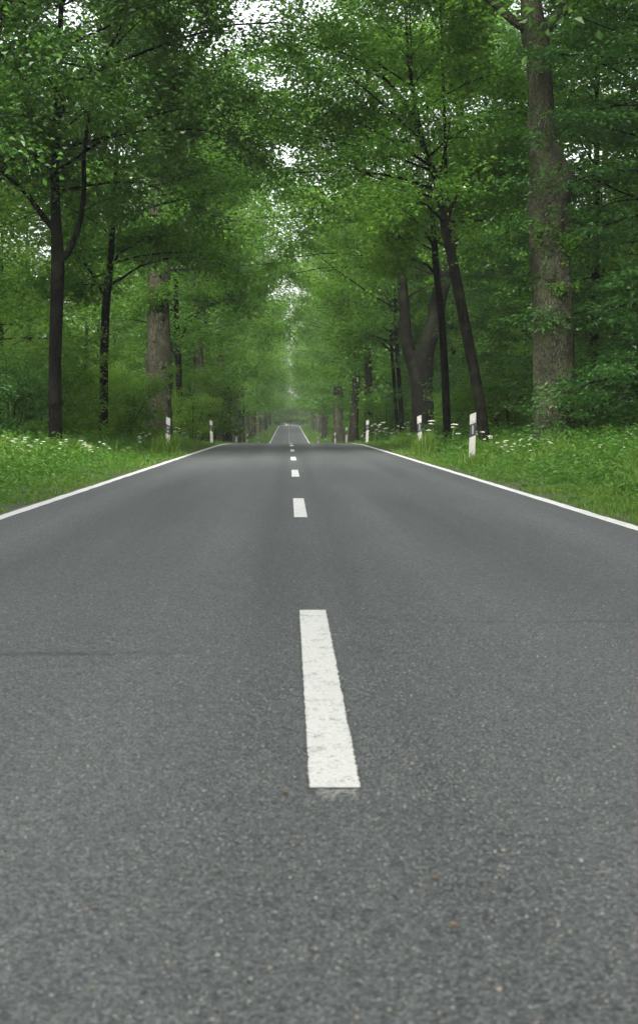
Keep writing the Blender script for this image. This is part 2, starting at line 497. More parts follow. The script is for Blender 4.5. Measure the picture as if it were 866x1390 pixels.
def make_tree(seed, H=19, hb=5, rad=5.5, tr=.25, nlimb=24, nsub=6, ntwig=4, per=40, size=.14, leaf='oak_leaf', bark='bark_young',
              trunk=None, limbs=(), bias=.2, lean=.02, spread=.25, zf=.75, tilt=.8, elev=(14, 66), lump=.05, flute=0.0, sides=10, vert=(-.45, .75),
              twig_wood=True, droop=.05, sprouts=(), lower_skip=0.0, burrs=(), skirts=1.0):
    """Returns mesh datas: trunk, limbs (list), branches, crown.  trunk: [(x,y,z,r)...] overrides; limbs: hero limbs [(pts(x,y,z), r0)]."""
    rng = np.random.default_rng(seed); T = TreeData()
    tw = Geo()
    if trunk is None:
        lx, ly = rng.normal(0, lean, 2)
        zs = np.linspace(0, 1, 12)
        tp = np.stack([lx*H*zs + .10*np.sin(zs*5+seed), ly*H*zs + .10*np.cos(zs*4+seed), -.3 + zs*(H*.93+.3)], 1)
        rr = tr*(1 - .82*zs**1.1)*(1 + .45*np.exp(-zs*H/.45))
        ctrl = np.concatenate([tp, rr[:, None]], 1)
        path = smooth_path(ctrl, 22)
    else:
        path = smooth_path(trunk, 60 if sides > 14 else 30)
    tw.tube(path[:, :3], path[:, 3], sides, lump, seed*1.7, flute)
    for (bz, baz, br) in burrs:                       # burrs and swellings growing out of the trunk
        i = int(np.argmin(abs(path[:, 2] - bz))); c = path[i]
        o = c[:3] + np.array((math.cos(baz), math.sin(baz), 0))*c[3]*.88
        a = np.linspace(0, math.pi, 6)
        ring = [np.array((0, 0, -math.cos(v)*br*1.25)) for v in a]
        tw.tube(np.array([o + q for q in ring]), [max(.01, br*math.sin(v)) for v in a], 8, .35, bz)
    T.trunk = tw
    wood = Geo(); sites = []
    T.limbs = []
    for (lp, r0) in limbs:
        p = smooth_path(lp, 9)
        g = Geo(); g.tube(p, np.linspace(r0, r0*.3, 9), 8, .06, seed)
        T.limbs.append(g)
        add_branching(rng, wood, sites, p, r0*.5, nsub + 2, ntwig, .34, droop, .35, twig_wood)
    ga = rng.random()*6
    for k in range(nlimb):
        u = (k + rng.random()*.8)/nlimb
        h = hb + (H - hb)*u
        i = int(np.argmin(abs(path[:, 2] - min(h, path[-1, 2]-.2))))
        p = path[i, :3].copy()
        ga += 2.39996 + rng.normal(0, .25)
        prof = math.sqrt(max(.06, 1 - ((u - .28)/.76)**2))
        l = rad*prof*rng.uniform(.72, 1.1)*(1 + bias*math.cos(ga))
        if u < .22: l *= skirts
        el = R(elev[0] + (elev[1]-elev[0])*u**1.3 + rng.normal(0, 8))
        e = np.array((math.cos(ga)*math.cos(el), math.sin(ga)*math.cos(el), math.sin(el)))
        ss = np.linspace(0, 1, 6)[:, None]
        wob = rng.normal(0, .06, 3)
        lp = p + e*l*ss + wob*l*np.sin(ss*3) - np.array((0, 0, droop*l*1.4))*ss**2 + np.array((0, 0, .08*l))*ss*(1-ss)*2
        r0 = max(.016, min(path[i, 3]*.5, .008*l + .008))
        wood.tube(lp, np.linspace(r0, r0*.25, 6), 5, cap=False)
        add_branching(rng, wood, sites, lp, r0*.8, nsub, ntwig, .42, droop, .22, twig_wood, sides=4 if size < .2 else 3, vert=vert)
    add_branching(rng, wood, sites, path[-6:, :3], .04, nsub, ntwig, .9, droop, .1, twig_wood)
    V, Q = leaves_at(rng, sites, per, size, spread, zf, tilt)
    Vs, Qs, n0 = [V], [Q], len(V)
    for (sz_, saz, sr, cnt) in sprouts:               # leafy sprouts on the trunk
        i = int(np.argmin(abs(path[:, 2] - sz_))); c = path[i]
        o = c[:3] + np.array((math.cos(saz), math.sin(saz), 0))*(c[3]+sr*.4)
        st = [np.concatenate([o + rng.normal(0, sr*.5, 3), unit(rng.normal(0, 1, 3) + (math.cos(saz), math.sin(saz), 0)), [.3]]) for _ in range(max(2, cnt//12))]
        v2, q2 = leaves_at(rng, st, 12, size*.8, sr*.3, .8, .8)
        Vs.append(v2); Qs.append(q2 + n0); n0 += len(v2)
    T.leafV, T.leafQ = np.concatenate(Vs), np.concatenate(Qs)
    T.wood = wood; T.leaf = leaf; T.bark = bark
    return T

def tree_meshes(T, kind):
    T.me_trunk = T.trunk.mesh(kind + '_trunk', M[T.bark], True)
    T.me_limbs = [g.mesh(kind + '_limb', M[T.bark], True) for g in T.limbs]
    T.me_wood = T.wood.mesh(kind + '_branches', M[T.bark], True)
    T.me_leaf = mesh_leaves(kind + '_crown', T.leafV, T.leafQ, M[T.leaf])
    T.kind = kind
    return T

def place_tree(T, x, d, rz, label, group=None, s=1.0, sz=1.0, name=None, cat='tree', dz=-.04, leafmat=None):
    r = empty(name or T.kind, (x, d, float(gz(x, d)) + dz), rz)
    r.scale = (s, s, s*sz)
    tag(r, label, cat, group)
    link('trunk', T.me_trunk, r)
    for m_ in T.me_limbs: link('limb', m_, r)
    link('branches', T.me_wood, r)
    c = link('crown', T.me_leaf, r)
    if leafmat:
        c.material_slots[0].link = 'OBJECT'; c.material_slots[0].material = M[leafmat]
    return r

F = 2420.0
def XL(px, d): return CAM_X + (px - 392)/F*d          # metres across / up from picture measurements at distance d
def ZL(py, d): return CAM_H + (573 - py)/F*d
def rel(base, *pts):
    """hero outline measured in the photo -> metres from the tree's base; each (px, py, depth offset[, radius])"""
    bx, bd = base; bz = float(gz(bx, bd)) - .04
    out = []
    for p in pts:
        dd = bd + p[2]
        out.append((XL(p[0], dd) - bx, p[2], ZL(p[1], dd) - bz) + tuple(p[3:]))
    return out

def hero(seed, px, d, trunk, limbs, label, kind, **kw):
    bx = XL(px, d)
    tk = rel((bx, d), *trunk)
    t0 = tk[0]
    tk = [(t0[0], t0[1], -.35, t0[3]*1.35), (t0[0], t0[1], .05, t0[3]*1.2), (t0[0], t0[1], .45, t0[3]*1.04)] + [t for t in tk if t[2] > .6]
    lm = [(rel((bx, d), *[q[:3] for q in l[0]]), l[1]) for l in limbs]
    T = tree_meshes(make_tree(seed, trunk=tk, limbs=lm, **kw), kind)
    return place_tree(T, bx, d, 0, label)

# --- left row, nearest first
hero(11, 78, 45, [(77, 592, 0, .165), (77, 500, 0, .16), (80, 420, 0, .165), (82, 362, 0, .17), (80, 300, .1, .13), (79, 230, .2, .11), (84, 120, .3, .09), (92, -40, .4, .05), (98, -130, .4, .02)],
     [([(84, 358, 0), (99, 340, 0), (112, 305, -.1), (118, 262, -.2), (119, 200, -.4), (140, 100, -.8), (190, 10, -1.2)], .095),
      ([(80, 318, 0), (62, 296, .2), (42, 268, .3), (18, 246, .4), (-30, 200, .5), (-80, 130, 1)], .085),
      ([(80, 205, 0), (70, 190, -.5), (20, 170, -1.2), (-40, 150, -2)], .06),
      ([(82, 190, 0), (130, 150, .6), (190, 120, 1.0), (250, 95, 1.4)], .03),
      ([(84, 150, 0), (150, 80, -1), (200, 30, -1.8), (240, -20, -2.5)], .03)],
     'slim dark oak with an upright forked trunk, nearest on the left verge', 'avenue_oak',
     H=15, hb=6.6, rad=5.8, nlimb=30, nsub=6, ntwig=4, per=54, size=.13, leaf='dark_leaf', bias=.3, sides=12, lump=.04, elev=(10, 60), skirts=.62)
hero(12, 142, 57, [(142, 592, 0, .15), (143, 500, 0, .14), (146, 420, 0, .135), (150, 380, 0, .13), (154, 340, .1, .09), (160, 250, .2, .07), (165, 100, .3, .04), (168, 10, .3, .02)],
     [([(146, 405, 0), (138, 392, 0), (124, 368, .1), (104, 345, .2), (80, 320, .5)], .06),
      ([(152, 388, 0), (170, 378, -.1), (195, 362, -.2), (235, 352, -.4), (270, 352, -.6)], .055),
      ([(153, 365, 0), (166, 345, .1), (185, 335, .3), (210, 318, .5)], .05),
      ([(150, 388, 0), (120, 388, 1), (90, 385, 1.5)], .035)],
     'second slim dark tree on the left, its low limbs spreading in a vase', 'avenue_oak',
     H=14, hb=5.4, rad=4.4, nlimb=22, nsub=6, ntwig=4, per=38, size=.135, leaf='oak_leaf', bias=.2, sides=10, lump=.04, elev=(4, 55))
hero(13, 217, 75, [(217, 590, 0, .54), (217, 540, 0, .51), (218, 500, 0, .545), (217, 470, 0, .50), (217, 430, 0, .47), (217, 390, 0, .47), (218, 340, 0, .45), (220, 250, 0, .36), (224, 120, 0, .22), (226, 10, 0, .08)],
     [([(216, 380, 0), (190, 330, .5), (150, 280, 1), (110, 240, 2)], .2),
      ([(219, 370, 0), (250, 310, -.5), (290, 260, -1), (330, 220, -2)], .2),
      ([(219, 330, 0), (240, 250, .5), (270, 170, 1), (310, 110, 1)], .16)],
     'stout pale brown old oak with burrs on its trunk, left side', 'old_oak',
     H=19, hb=6.6, rad=6.9, nlimb=30, nsub=7, ntwig=4, per=34, size=.165, leaf='oak_leaf', bark='bark_brown', bias=.35, sides=22, lump=.13, flute=.05,
     burrs=((2.6, -2.2, .22), (3.3, -1.3, .16), (4.3, -1.9, .15), (5.2, -1.2, .18), (1.9, -.6, .15), (2.3, -2.7, .16)), sprouts=((5.9, -1.8, .4, 200), (6.3, -1.2, .5, 260)))
hero(14, 245, 90, [(245, 592, 0, .16), (244, 520, 0, .15), (243, 480, 0, .15), (241, 430, 0, .13), (240, 330, 0, .09), (240, 200, 0, .04)],
     [([(243, 492, 0), (238, 482, 0), (228, 470, .2), (212, 462, .4)], .05),
      ([(243, 470, 0), (258, 440, 0), (285, 415, -.4), (315, 400, -.8)], .06)],
     'thin dark tree just right of the burred pale oak on the left', 'avenue_oak',
     H=13, hb=4.6, rad=4.4, nlimb=20, nsub=6, ntwig=4, per=32, size=.17, leaf='oak_leaf', sides=8)

# --- right row, nearest first
hero(21, 752, 45, [(751, 604, 0, .53), (751, 560, 0, .50), (751, 500, 0, .50), (750, 440, 0, .51), (747, 380, 0, .49), (742, 330, 0, .49), (741, 285, 0, .51), (745, 250, 0, .54), (738, 215, 0, .43), (732, 185, 0, .35), (731, 130, 0, .31), (728, 85, 0, .31), (722, 50, 0, .33), (717, 10, .1, .26), (716, -60, .3, .20), (714, -200, .6, .08)],
     [([(722, 45, 0), (700, 40, -.1), (680, 22, -.2), (655, 2, -.3), (610, -30, -.6), (550, -60, -1), (480, -80, -1)], .15),
      ([(728, 48, 0), (748, 34, .1), (765, 15, .1), (785, -15, .2), (820, -70, .5)], .19)],
     'massive old oak with bulging grey trunk, nearest on the right', 'old_oak',
     H=18, hb=11.2, rad=6.0, nlimb=18, nsub=6, ntwig=4, per=40, size=.13, leaf='oak_leaf', bark='bark_old', bias=.1, elev=(22, 66), sides=36, lump=.10, flute=.05,
     burrs=((4.4, -1.75, .17), (4.15, -1.05, .16), (3.0, -1.5, .09), (6.9, -.15, .17), (7.1, -1.2, .12), (6.4, -.8, .10), (5.6, -2.2, .12), (7.9, -1.9, .09), (7.6, -2.6, .13), (6.2, 3.0, .10)),
     sprouts=((4.1, -1.3, .25, 60), (5.2, -1.0, .35, 110), (4.9, -.7, .3, 60), (5.5, -1.9, .35, 60), (1.3, -1.2, .4, 90), (3.1, -2.0, .14, 24)))
hero(22, 656, 50, [(657, 590, 0, .155), (648, 530, 0, .15), (634, 460, 0, .15), (622, 400, 0, .15), (612, 350, 0, .14), (604, 318, 0, .13), (598, 285, 0, .09), (588, 240, 0, .085), (570, 190, 0, .08), (555, 100, 0, .05), (548, 20, 0, .02)],
     [([(605, 320, 0), (607, 290, 0), (604, 250, .1), (603, 210, .2), (600, 120, .4), (596, 20, .5), (590, -60, .7)], .07),
      ([(594, 262, 0), (575, 255, -.2), (545, 245, -.5), (505, 238, -1), (450, 235, -1.5), (400, 238, -2)], .055),
      ([(606, 300, 0), (622, 260, .4), (640, 240, .8), (668, 230, 1.2)], .05),
      ([(560, 160, 0), (520, 110, -.6), (470, 80, -1), (400, 60, -1.6)], .05),
      ([(585, 230, 0), (540, 200, .4), (500, 178, .8), (455, 160, 1.2)], .05)],
     'slim dark leaning oak on the right, tilting in over the road', 'leaning_oak',
     H=14, hb=6.2, rad=4.6, nlimb=24, nsub=6, ntwig=4, per=40, size=.125, leaf='oak_leaf', bias=-.3, sides=12, lump=.04)
hero(23, 607, 60, [(607, 590, 0, .135), (604, 520, 0, .13), (600, 450, 0, .125), (594, 395, 0, .12), (590, 350, 0, .115), (587, 310, 0, .09), (582, 240, 0, .06), (578, 120, 0, .02)],
     [([(592, 378, 0), (580, 362, 0), (562, 354, -.2), (536, 350, -.4), (500, 352, -.8)], .055),
      ([(589, 342, 0), (575, 335, 0), (560, 325, 0), (530, 310, 0)], .04)],
     'very thin dark tree between the leaning oak and the forked oak', 'avenue_oak',
     H=13, hb=6.0, rad=4.2, nlimb=20, nsub=6, ntwig=4, per=36, size=.14, leaf='oak_leaf', bias=-.2, sides=9)
hero(24, 573, 80, [(574, 592, 0, .54), (573, 550, 0, .49), (572, 520, 0, .50), (571, 495, 0, .56), (578, 472, 0, .40), (587, 445, .1, .36), (596, 400, .2, .36), (605, 370, .3, .33), (612, 320, .3, .28), (620, 200, .4, .2), (625, 60, .5, .06)],
     [([(563, 500, 0), (555, 478, 0), (549, 450, 0), (549, 428, 0), (545, 380, 0), (530, 310, -.3), (525, 220, -.6), (500, 120, -1), (490, 20, -1.5)], .33),
      ([(528, 300, 0), (500, 250, -1), (460, 200, -2), (410, 160, -3), (370, 140, -4)], .12),
      ([(532, 330, 0), (490, 310, -1), (450, 290, -2), (420, 285, -2.5)], .10)],
     'stout old oak forked low into a Y, right side', 'forked_oak',
     H=19, hb=7.2, rad=7.0, nlimb=30, nsub=7, ntwig=4, per=34, size=.165, leaf='oak_leaf', bark='bark_young', bias=-.45, sides=20, lump=.08, flute=.04)
for i, (px, d, r0, lab) in enumerate(((541, 96, .125, 'thin dark tree just left of the forked oak, right row'), (534, 101, .10, 'thinnest dark sapling of the right row, left of the forked oak'))):
    hero(25+i, px+5, d, [(px+5, 592, 0, r0), (px+2, 540, 0, r0*.97), (px-3, 470, 0, r0*.9), (px-5, 420, 0, r0*.7), (px-6, 330, 0, r0*.4), (px-6, 260, 0, .02)],
         [([(px-2, 480, 0), (px-20, 462, -.5), (px-45, 455, -1), (px-70, 458, -1.5)], .045)],
         lab, 'avenue_oak', H=12, hb=4.8, rad=4.0, nlimb=20, nsub=6, ntwig=4, per=30, size=.17, leaf='light_leaf' if i else 'oak_leaf', bias=-.2, sides=8)

# --- the avenue running on: three shared kinds, re-used down both rows
AV = [tree_meshes(make_tree(40+i, H=20+i, hb=4.4+.5*i, rad=5.9, tr=.34+.05*i, nlimb=28, nsub=6, ntwig=3, per=31, size=.20, zf=.8, tilt=.8, leaf='oak_leaf',
      bark=('bark_brown', 'bark_grey', 'bark_young', 'bark_brown')[i], bias=.24, skirts=.6, twig_wood=False, spread=.32, lump=.08), 'avenue_oak') for i in range(4)]
FARV = [tree_meshes(make_tree(50+i, H=20+i, hb=4.2+.6*i, rad=5.5, tr=.34, nlimb=22, nsub=5, ntwig=3, per=14, size=.38, leaf='oak_leaf',
      bark=('bark_brown', 'bark_grey', 'bark_brown')[i], bias=.05, skirts=.6, twig_wood=False, spread=.5, zf=.85, tilt=.8, lump=.08, sides=8), 'avenue_oak') for i in range(3)]
rr = random.Random(3)
mid_left = [(104, -5.1, 0, 1.0), (119, -5.3, 1, .95), (135, -5.5, 3, 1.0), (152, -5.3, 2, .95), (170, -5.6, 0, 1.0), (190, -5.5, 1, 1.05)]
mid_right = [(119, 5.15, 2, .75), (139, 4.9, 1, .9), (158, 5.5, 0, .95), (178, 4.85, 3, 1.0), (198, 5.4, 1, 1.0)]
lab_l = ['broad brown trunk behind second left guide post', 'grey trunk following the broad brown one in the left row',
         'wide brown trunk in the middle of the shaded left row', 'dark trunk in the shaded left row, before the dip',
         'brown trunk near the far end of the shaded left row', 'grey trunk ending the left row before the dip']
lab_r = ['dark slim trunk behind third right guide post', 'thick dark trunk left of the third right guide post', 'dark brown trunk in the right row before the dip',
         'pale brown trunk standing out in the hazy right row', 'grey trunk closing the right row before the dip']
for (d, x, v, s), lab in zip(mid_left, lab_l):
    place_tree(AV[v], x, d, rr.uniform(-.5, .5), lab, 'trees of the avenue running on', s)
for (d, x, v, s), lab in zip(mid_right, lab_r):
    place_tree(AV[v], x, d, math.pi + rr.uniform(-.5, .5), lab, 'trees of the avenue running on', s)
ORD = 'first second third fourth fifth sixth seventh eighth ninth tenth eleventh twelfth thirteenth fourteenth fifteenth sixteenth seventeenth eighteenth nineteenth twentieth'.split() + ['very last']*20
q_ = {-1: 0, 1: 0}
d = 212
while d < 530:
    for s in (-1, 1):
        if rr.random() < .15: continue
        dd = d + rr.uniform(-3, 3)
        lab = '%s hazy oak beyond the dip in the %s row' % (ORD[q_[s]], 'left' if s < 0 else 'right')
        place_tree(rr.choice(FARV), s*rr.uniform(5.1, 6.6), dd, (0 if s < 0 else math.pi) + rr.uniform(-.6, .6), lab, 'distant avenue trees, %s row' % ('left' if s < 0 else 'right'), rr.uniform(.88, 1.05))
        q_[s] += 1
    d += 14
FARC = [tree_meshes(make_tree(86+i, H=20, hb=.8, rad=5.5, tr=.25, nlimb=26, nsub=5, ntwig=3, per=20, size=.5, leaf='oak_leaf', bark='bark_young', bias=0.0,
        spread=.6, twig_wood=False, sides=7), 'forest_tree') for i in range(2)]
for i in range(13):          # the road bends away over the far crest: trees close the view
    if i == 6: continue
    place_tree(FARC[i % 2], -24 + i*4 + rr.uniform(-1, 1), 546 + rr.uniform(0, 40), rr.uniform(0, 6), 'pale hazy tree closing the view at the end of the road', 'trees closing the far view', rr.uniform(.85, 1.1), 1.45, dz=-1.0)

# --- the rows standing nearer than those in view
NEARV = tree_meshes(make_tree(35, H=16, hb=6.2, rad=5.6, tr=.2, nlimb=30, nsub=6, ntwig=4, per=30, size=.14, leaf='dark_leaf', bias=.2, elev=(10, 60), skirts=.62), 'avenue_oak')
place_tree(NEARV, 6.9, 31.0, math.pi, 'unseen roadside oak on the right, added to shade the massive old oak', None, 1.45)  # crown kept above the frame, added to shade the massive oak's upper trunk
place_tree(NEARV, -7.3, 37.5, .3, 'dark leafy crown hanging into the upper left corner')
for d, xl, xr, v, w in ((11, -6.0, 6.3, 1, 3), (-1, -6.2, 6.1, 2, 0), (-13, -5.9, 6.3, 3, 1), (-25, -6.2, 6.0, 0, 2)):  # avenue carried on out of view, put in to shade the near road and verges
    place_tree(AV[v], xl, d, rr.uniform(-.5, .5), 'roadside oak level with or behind the camera, left row', 'avenue trees beside the camera, left')
    place_tree(AV[w], xr, d, math.pi + rr.uniform(-.5, .5), 'roadside oak level with or behind the camera, right row', 'avenue trees beside the camera, right')

# --- forest behind the rows
BEECH = [tree_meshes(make_tree(60+i, H=15, hb=.7, rad=4.3, tr=.2, nlimb=40, nsub=7, ntwig=4, per=23, size=.12, leaf='beech_leaf', bark='bark_young', bias=0.0,
         spread=.26, zf=.22, tilt=.38, elev=(-4, 40), droop=.16, vert=(-.15, .3)), 'beech_tree') for i in range(2)]
WOOD = [tree_meshes(make_tree(70+i, H=17+1.5*i, hb=1.6+.8*i, rad=4.4, tr=.2, nlimb=34, nsub=6, ntwig=4, per=16, size=.17, leaf=('bush_leaf', 'oak_leaf', 'light_leaf')[i], bark='bark_young', bias=0.0,
        spread=.32, zf=.8, tilt=.8, twig_wood=False, elev=(10, 66)), 'forest_tree') for i in range(3)]
WOODF = [tree_meshes(make_tree(80+i, H=18, hb=1.5, rad=4.8, tr=.25, nlimb=22, nsub=5, ntwig=3, per=10, size=.40, leaf=('oak_leaf', 'dark_leaf')[i], bark='bark_young', bias=0.0,
        spread=.55, twig_wood=False, sides=7), 'forest_tree') for i in range(2)]
place_tree(BEECH[0], 10.2, 43.5, .4, 'dark beech with layered sprays down to the ground, right edge', None, 1.0)
place_tree(BEECH[1], 10.6, 48.5, 2.0, 'dark beech close behind the massive old oak on the right', None, 1.05)
place_tree(BEECH[0], 9.4, 56, 4.0, 'dark beech between the massive old oak and the leaning oak', None, .95)
place_tree(BEECH[1], 9.9, 66, 5.2, 'dark beech behind the leaning oak on the right', None, 1.0)
MARKS = [(-400, None), (78, 'nearest slim trunk'), (142, 'second slim trunk'), (217, 'burred oak'), (247, 'thin dark tree'), (280, 'broad brown trunk'), (392, None),
         (478, 'third guide post'), (538, 'thin saplings'), (573, 'forked oak'), (607, 'thinnest trunk'), (640, 'leaning oak'), (752, 'massive oak'), (1500, None)]
def where(x, d):
    px = 392 + (x - CAM_X)*F/d
    k = max(i for i in range(len(MARKS)-1) if MARKS[i][0] <= max(px, -399))
    a, b = MARKS[k][1], MARKS[k+1][1]
    if a and b: return 'between %s and %s' % (a, b)
    return ('left of ' if px < 78 else 'right of ') + b if px < 78 else ('right of ' + a if px > 752 else ('right of ' + a if a else 'left of ' + b))
place_tree(WOOD[1], 11.8, 54, 1.0, 'tall green tree filling the upper right corner behind the beeches', None, 1.12, name='forest_tree')
place_tree(WOOD[0], 13.6, 64, 2.0, 'tall green tree behind the massive old oak, high in the wood', None, 1.1, name='forest_tree')
place_tree(WOOD[1], -10.4, 47.0, 1.0, 'leafy green tree filling the upper left edge of the picture', None, .9, name='forest_tree')
place_tree(WOOD[1], -10.6, 53, 3.0, 'tall green tree behind the nearest slim trunk, upper left corner', None, .95, name='forest_tree')
used = [(11.8, 54), (13.6, 64), (-10.4, 47.0), (-10.6, 53), (9.6, 40.5), (10.2, 47.5), (9.4, 56), (9.9, 66)]
for s, name in ((-1, 'left'), (1, 'right')):
    got = 0; tries = 0
    while tries < 4000:
        tries += 1
        d = rr.uniform(42, 165)
        lim = (.165 if s < 0 else .20)*d + 5
        x = s*rr.uniform((10.4 if s < 0 else 9.6) if d < 85 else 8.2, max(8.6, lim))
        if abs(x) > lim: continue
        if any((x-a)**2 + (d-b)**2 < (6.6 if s < 0 else 5.8)**2 for a, b in used): continue
        used.append((x, d)); got += 1
        far = d > 105
        T = rr.choice(WOODF if far else (WOOD if s < 0 else WOOD[1:2] + BEECH))
        sc = rr.uniform(.52, .82) if s < 0 else rr.uniform(.62, .95)
        tone = {'oak_leaf': 'mid green', 'bush_leaf': 'fresh green', 'dark_leaf': 'dark', 'beech_leaf': 'deep green', 'light_leaf': 'pale green'}[T.leaf]
        lab = '%s %s tree %s in wood, %s' % ('tall' if sc > (.67 if s < 0 else .8) else 'low', tone, 'far back' if d > 125 else ('deeper' if far else ('midway' if d > 75 else 'forward')), where(x, d))
        place_tree(T, x, d, rr.uniform(0, 6.28), lab, 'forest trees behind the %s row, %s' % (name, 'far' if far else 'near'), sc, name='forest_tree')
        if got > 60: break
for s, name in ((-1, 'left'), (1, 'right')):
    d = 170
    while d < 560:
        place_tree(rr.choice(WOODF), s*rr.uniform(9.0, 12.5), d, rr.uniform(0, 6.28), 'dim forest tree behind the far %s row of oaks' % name, 'far forest trees, %s' % name, rr.uniform(.6, .85), name='forest_tree')
        d += rr.uniform(10, 15)

# --- shrubs under the trees
def make_shrub(seed, H, rad, per, size, leaf):
    rng = np.random.default_rng(seed); wood = Geo(); sites = []
    for k in range(9):
        az = k*2.4 + rng.normal(0, .3); l = H*rng.uniform(.7, 1.05); out = rad*rng.uniform(.3, .9)
        ss = np.linspace(0, 1, 6)[:, None]
        p = np.array((math.cos(az)*.15, math.sin(az)*.15, -.1)) + np.array((math.cos(az)*out, math.sin(az)*out, 0))*ss**1.4 + np.array((0, 0, l))*ss**.85
        wood.tube(p, np.linspace(.03, .008, 6), 5, cap=False)
        add_branching(rng, wood, sites, p, .02, 7, 3, .33, .1, .08, size < .2)
    V, Q = leaves_at(rng, sites, per, size, .2, .5, .6)
    T = TreeData(); T.wood = wood.mesh('shrub_stems', M['bark_young'], True); T.leaf = mesh_leaves('shrub_foliage', V, Q, M[leaf]); return T
SHR = [make_shrub(90, 2.6, 1.5, 26, .10, 'bush_leaf'), make_shrub(91, 1.9, 1.2, 26, .09, 'bush_leaf'), make_shrub(92, 3.4, 1.7, 24, .11, 'beech_leaf'),
       make_shrub(93, 3.0, 1.6, 26, .11, 'light_leaf'), make_shrub(94, 2.8, 1.7, 12, .2, 'bush_leaf')]
def place_shrub(T, x, d, rz, s, label, group=None):
    r = empty('shrub', (x, d, float(gz(x, d)) - .05), rz); r.scale = (s, s, s)
    tag(r, label, 'shrub', group); link('stems', T.wood, r); link('foliage', T.leaf, r)
place_shrub(SHR[3], XL(170, 66), 66, .3, .8, 'bright green bush between the second slim tree and burred oak')
place_shrub(SHR[3], XL(270, 97), 97, 1.3, 1.25, 'yellow-green bush right of the thin dark tree on the left')
place_shrub(SHR[2], XL(795, 44), 45.0, .8, .45, 'low dark shrub at the foot of the massive old oak')  # put in to darken the foot of the trunk with its shadow
place_shrub(SHR[3], XL(526, 104), 107, 2.2, .85, 'yellow-green bush left of the thin saplings on the right')
for px_, d_, v_, s_, lab_ in ((20, 52, 0, .75, 'fresh green bush left of the nearest slim trunk, by the verge'), (108, 60, 3, .7, 'bright bush between the two nearest slim trunks'),
                              (58, 64, 0, .9, 'fresh green bush behind the nearest slim trunk'), (262, 84, 3, .7, 'low yellow-green bush right of the burred oak')):
    place_shrub(SHR[v_], XL(px_, d_), d_, d_*.7, s_, lab_)
for x_ in (-3.4, 0.2, 3.2):
    place_shrub(SHR[4], x_, 542 + x_*.4, x_, 2.6, 'rounded green bush closing the far end of the road', 'bushes closing the far view')
for s, name in ((-1, 'left'), (1, 'right')):
    d = 165
    while d < 500:
        place_shrub(SHR[4], s*rr.uniform(6.6, 8.0), d, rr.uniform(0, 6.28), rr.uniform(.55, .9), 'hazy bush between the distant trunks of the %s row' % name, 'bushes under the far %s row' % name)
        d += rr.uniform(7, 11)
for s, name in ((-1, 'left'), (1, 'right')):
    d = 36
    while d < 160:
        x = s*rr.uniform(7.2 if s < 0 else 8.7, 9.2 if s < 0 else 10.2) if d < 62 else s*rr.uniform(7.2, 9.2) if d < 110 else s*rr.uniform(6.8, 8.4)
        T = (rr.choice(SHR[:4]) if s < 0 else rr.choice(SHR[:3])) if d < 90 else SHR[4]
        sc = rr.uniform(.6, 1.05)
        lab = '%s %s shrub %s, %s' % ('big' if sc > .83 else 'small', {0: 'green', 1: 'bushy green', 2: 'dark', 3: 'yellow-green', 4: 'coarse'}[SHR.index(T)], 'near' if d < 62 else ('further back' if d < 105 else 'far off'), where(x, d))
        place_shrub(T, x, d, rr.uniform(0, 6.28), sc, lab, 'undergrowth shrubs, %s edge' % name)
        d += rr.uniform(2.0, 3.4) if d < 90 else rr.uniform(4, 6)

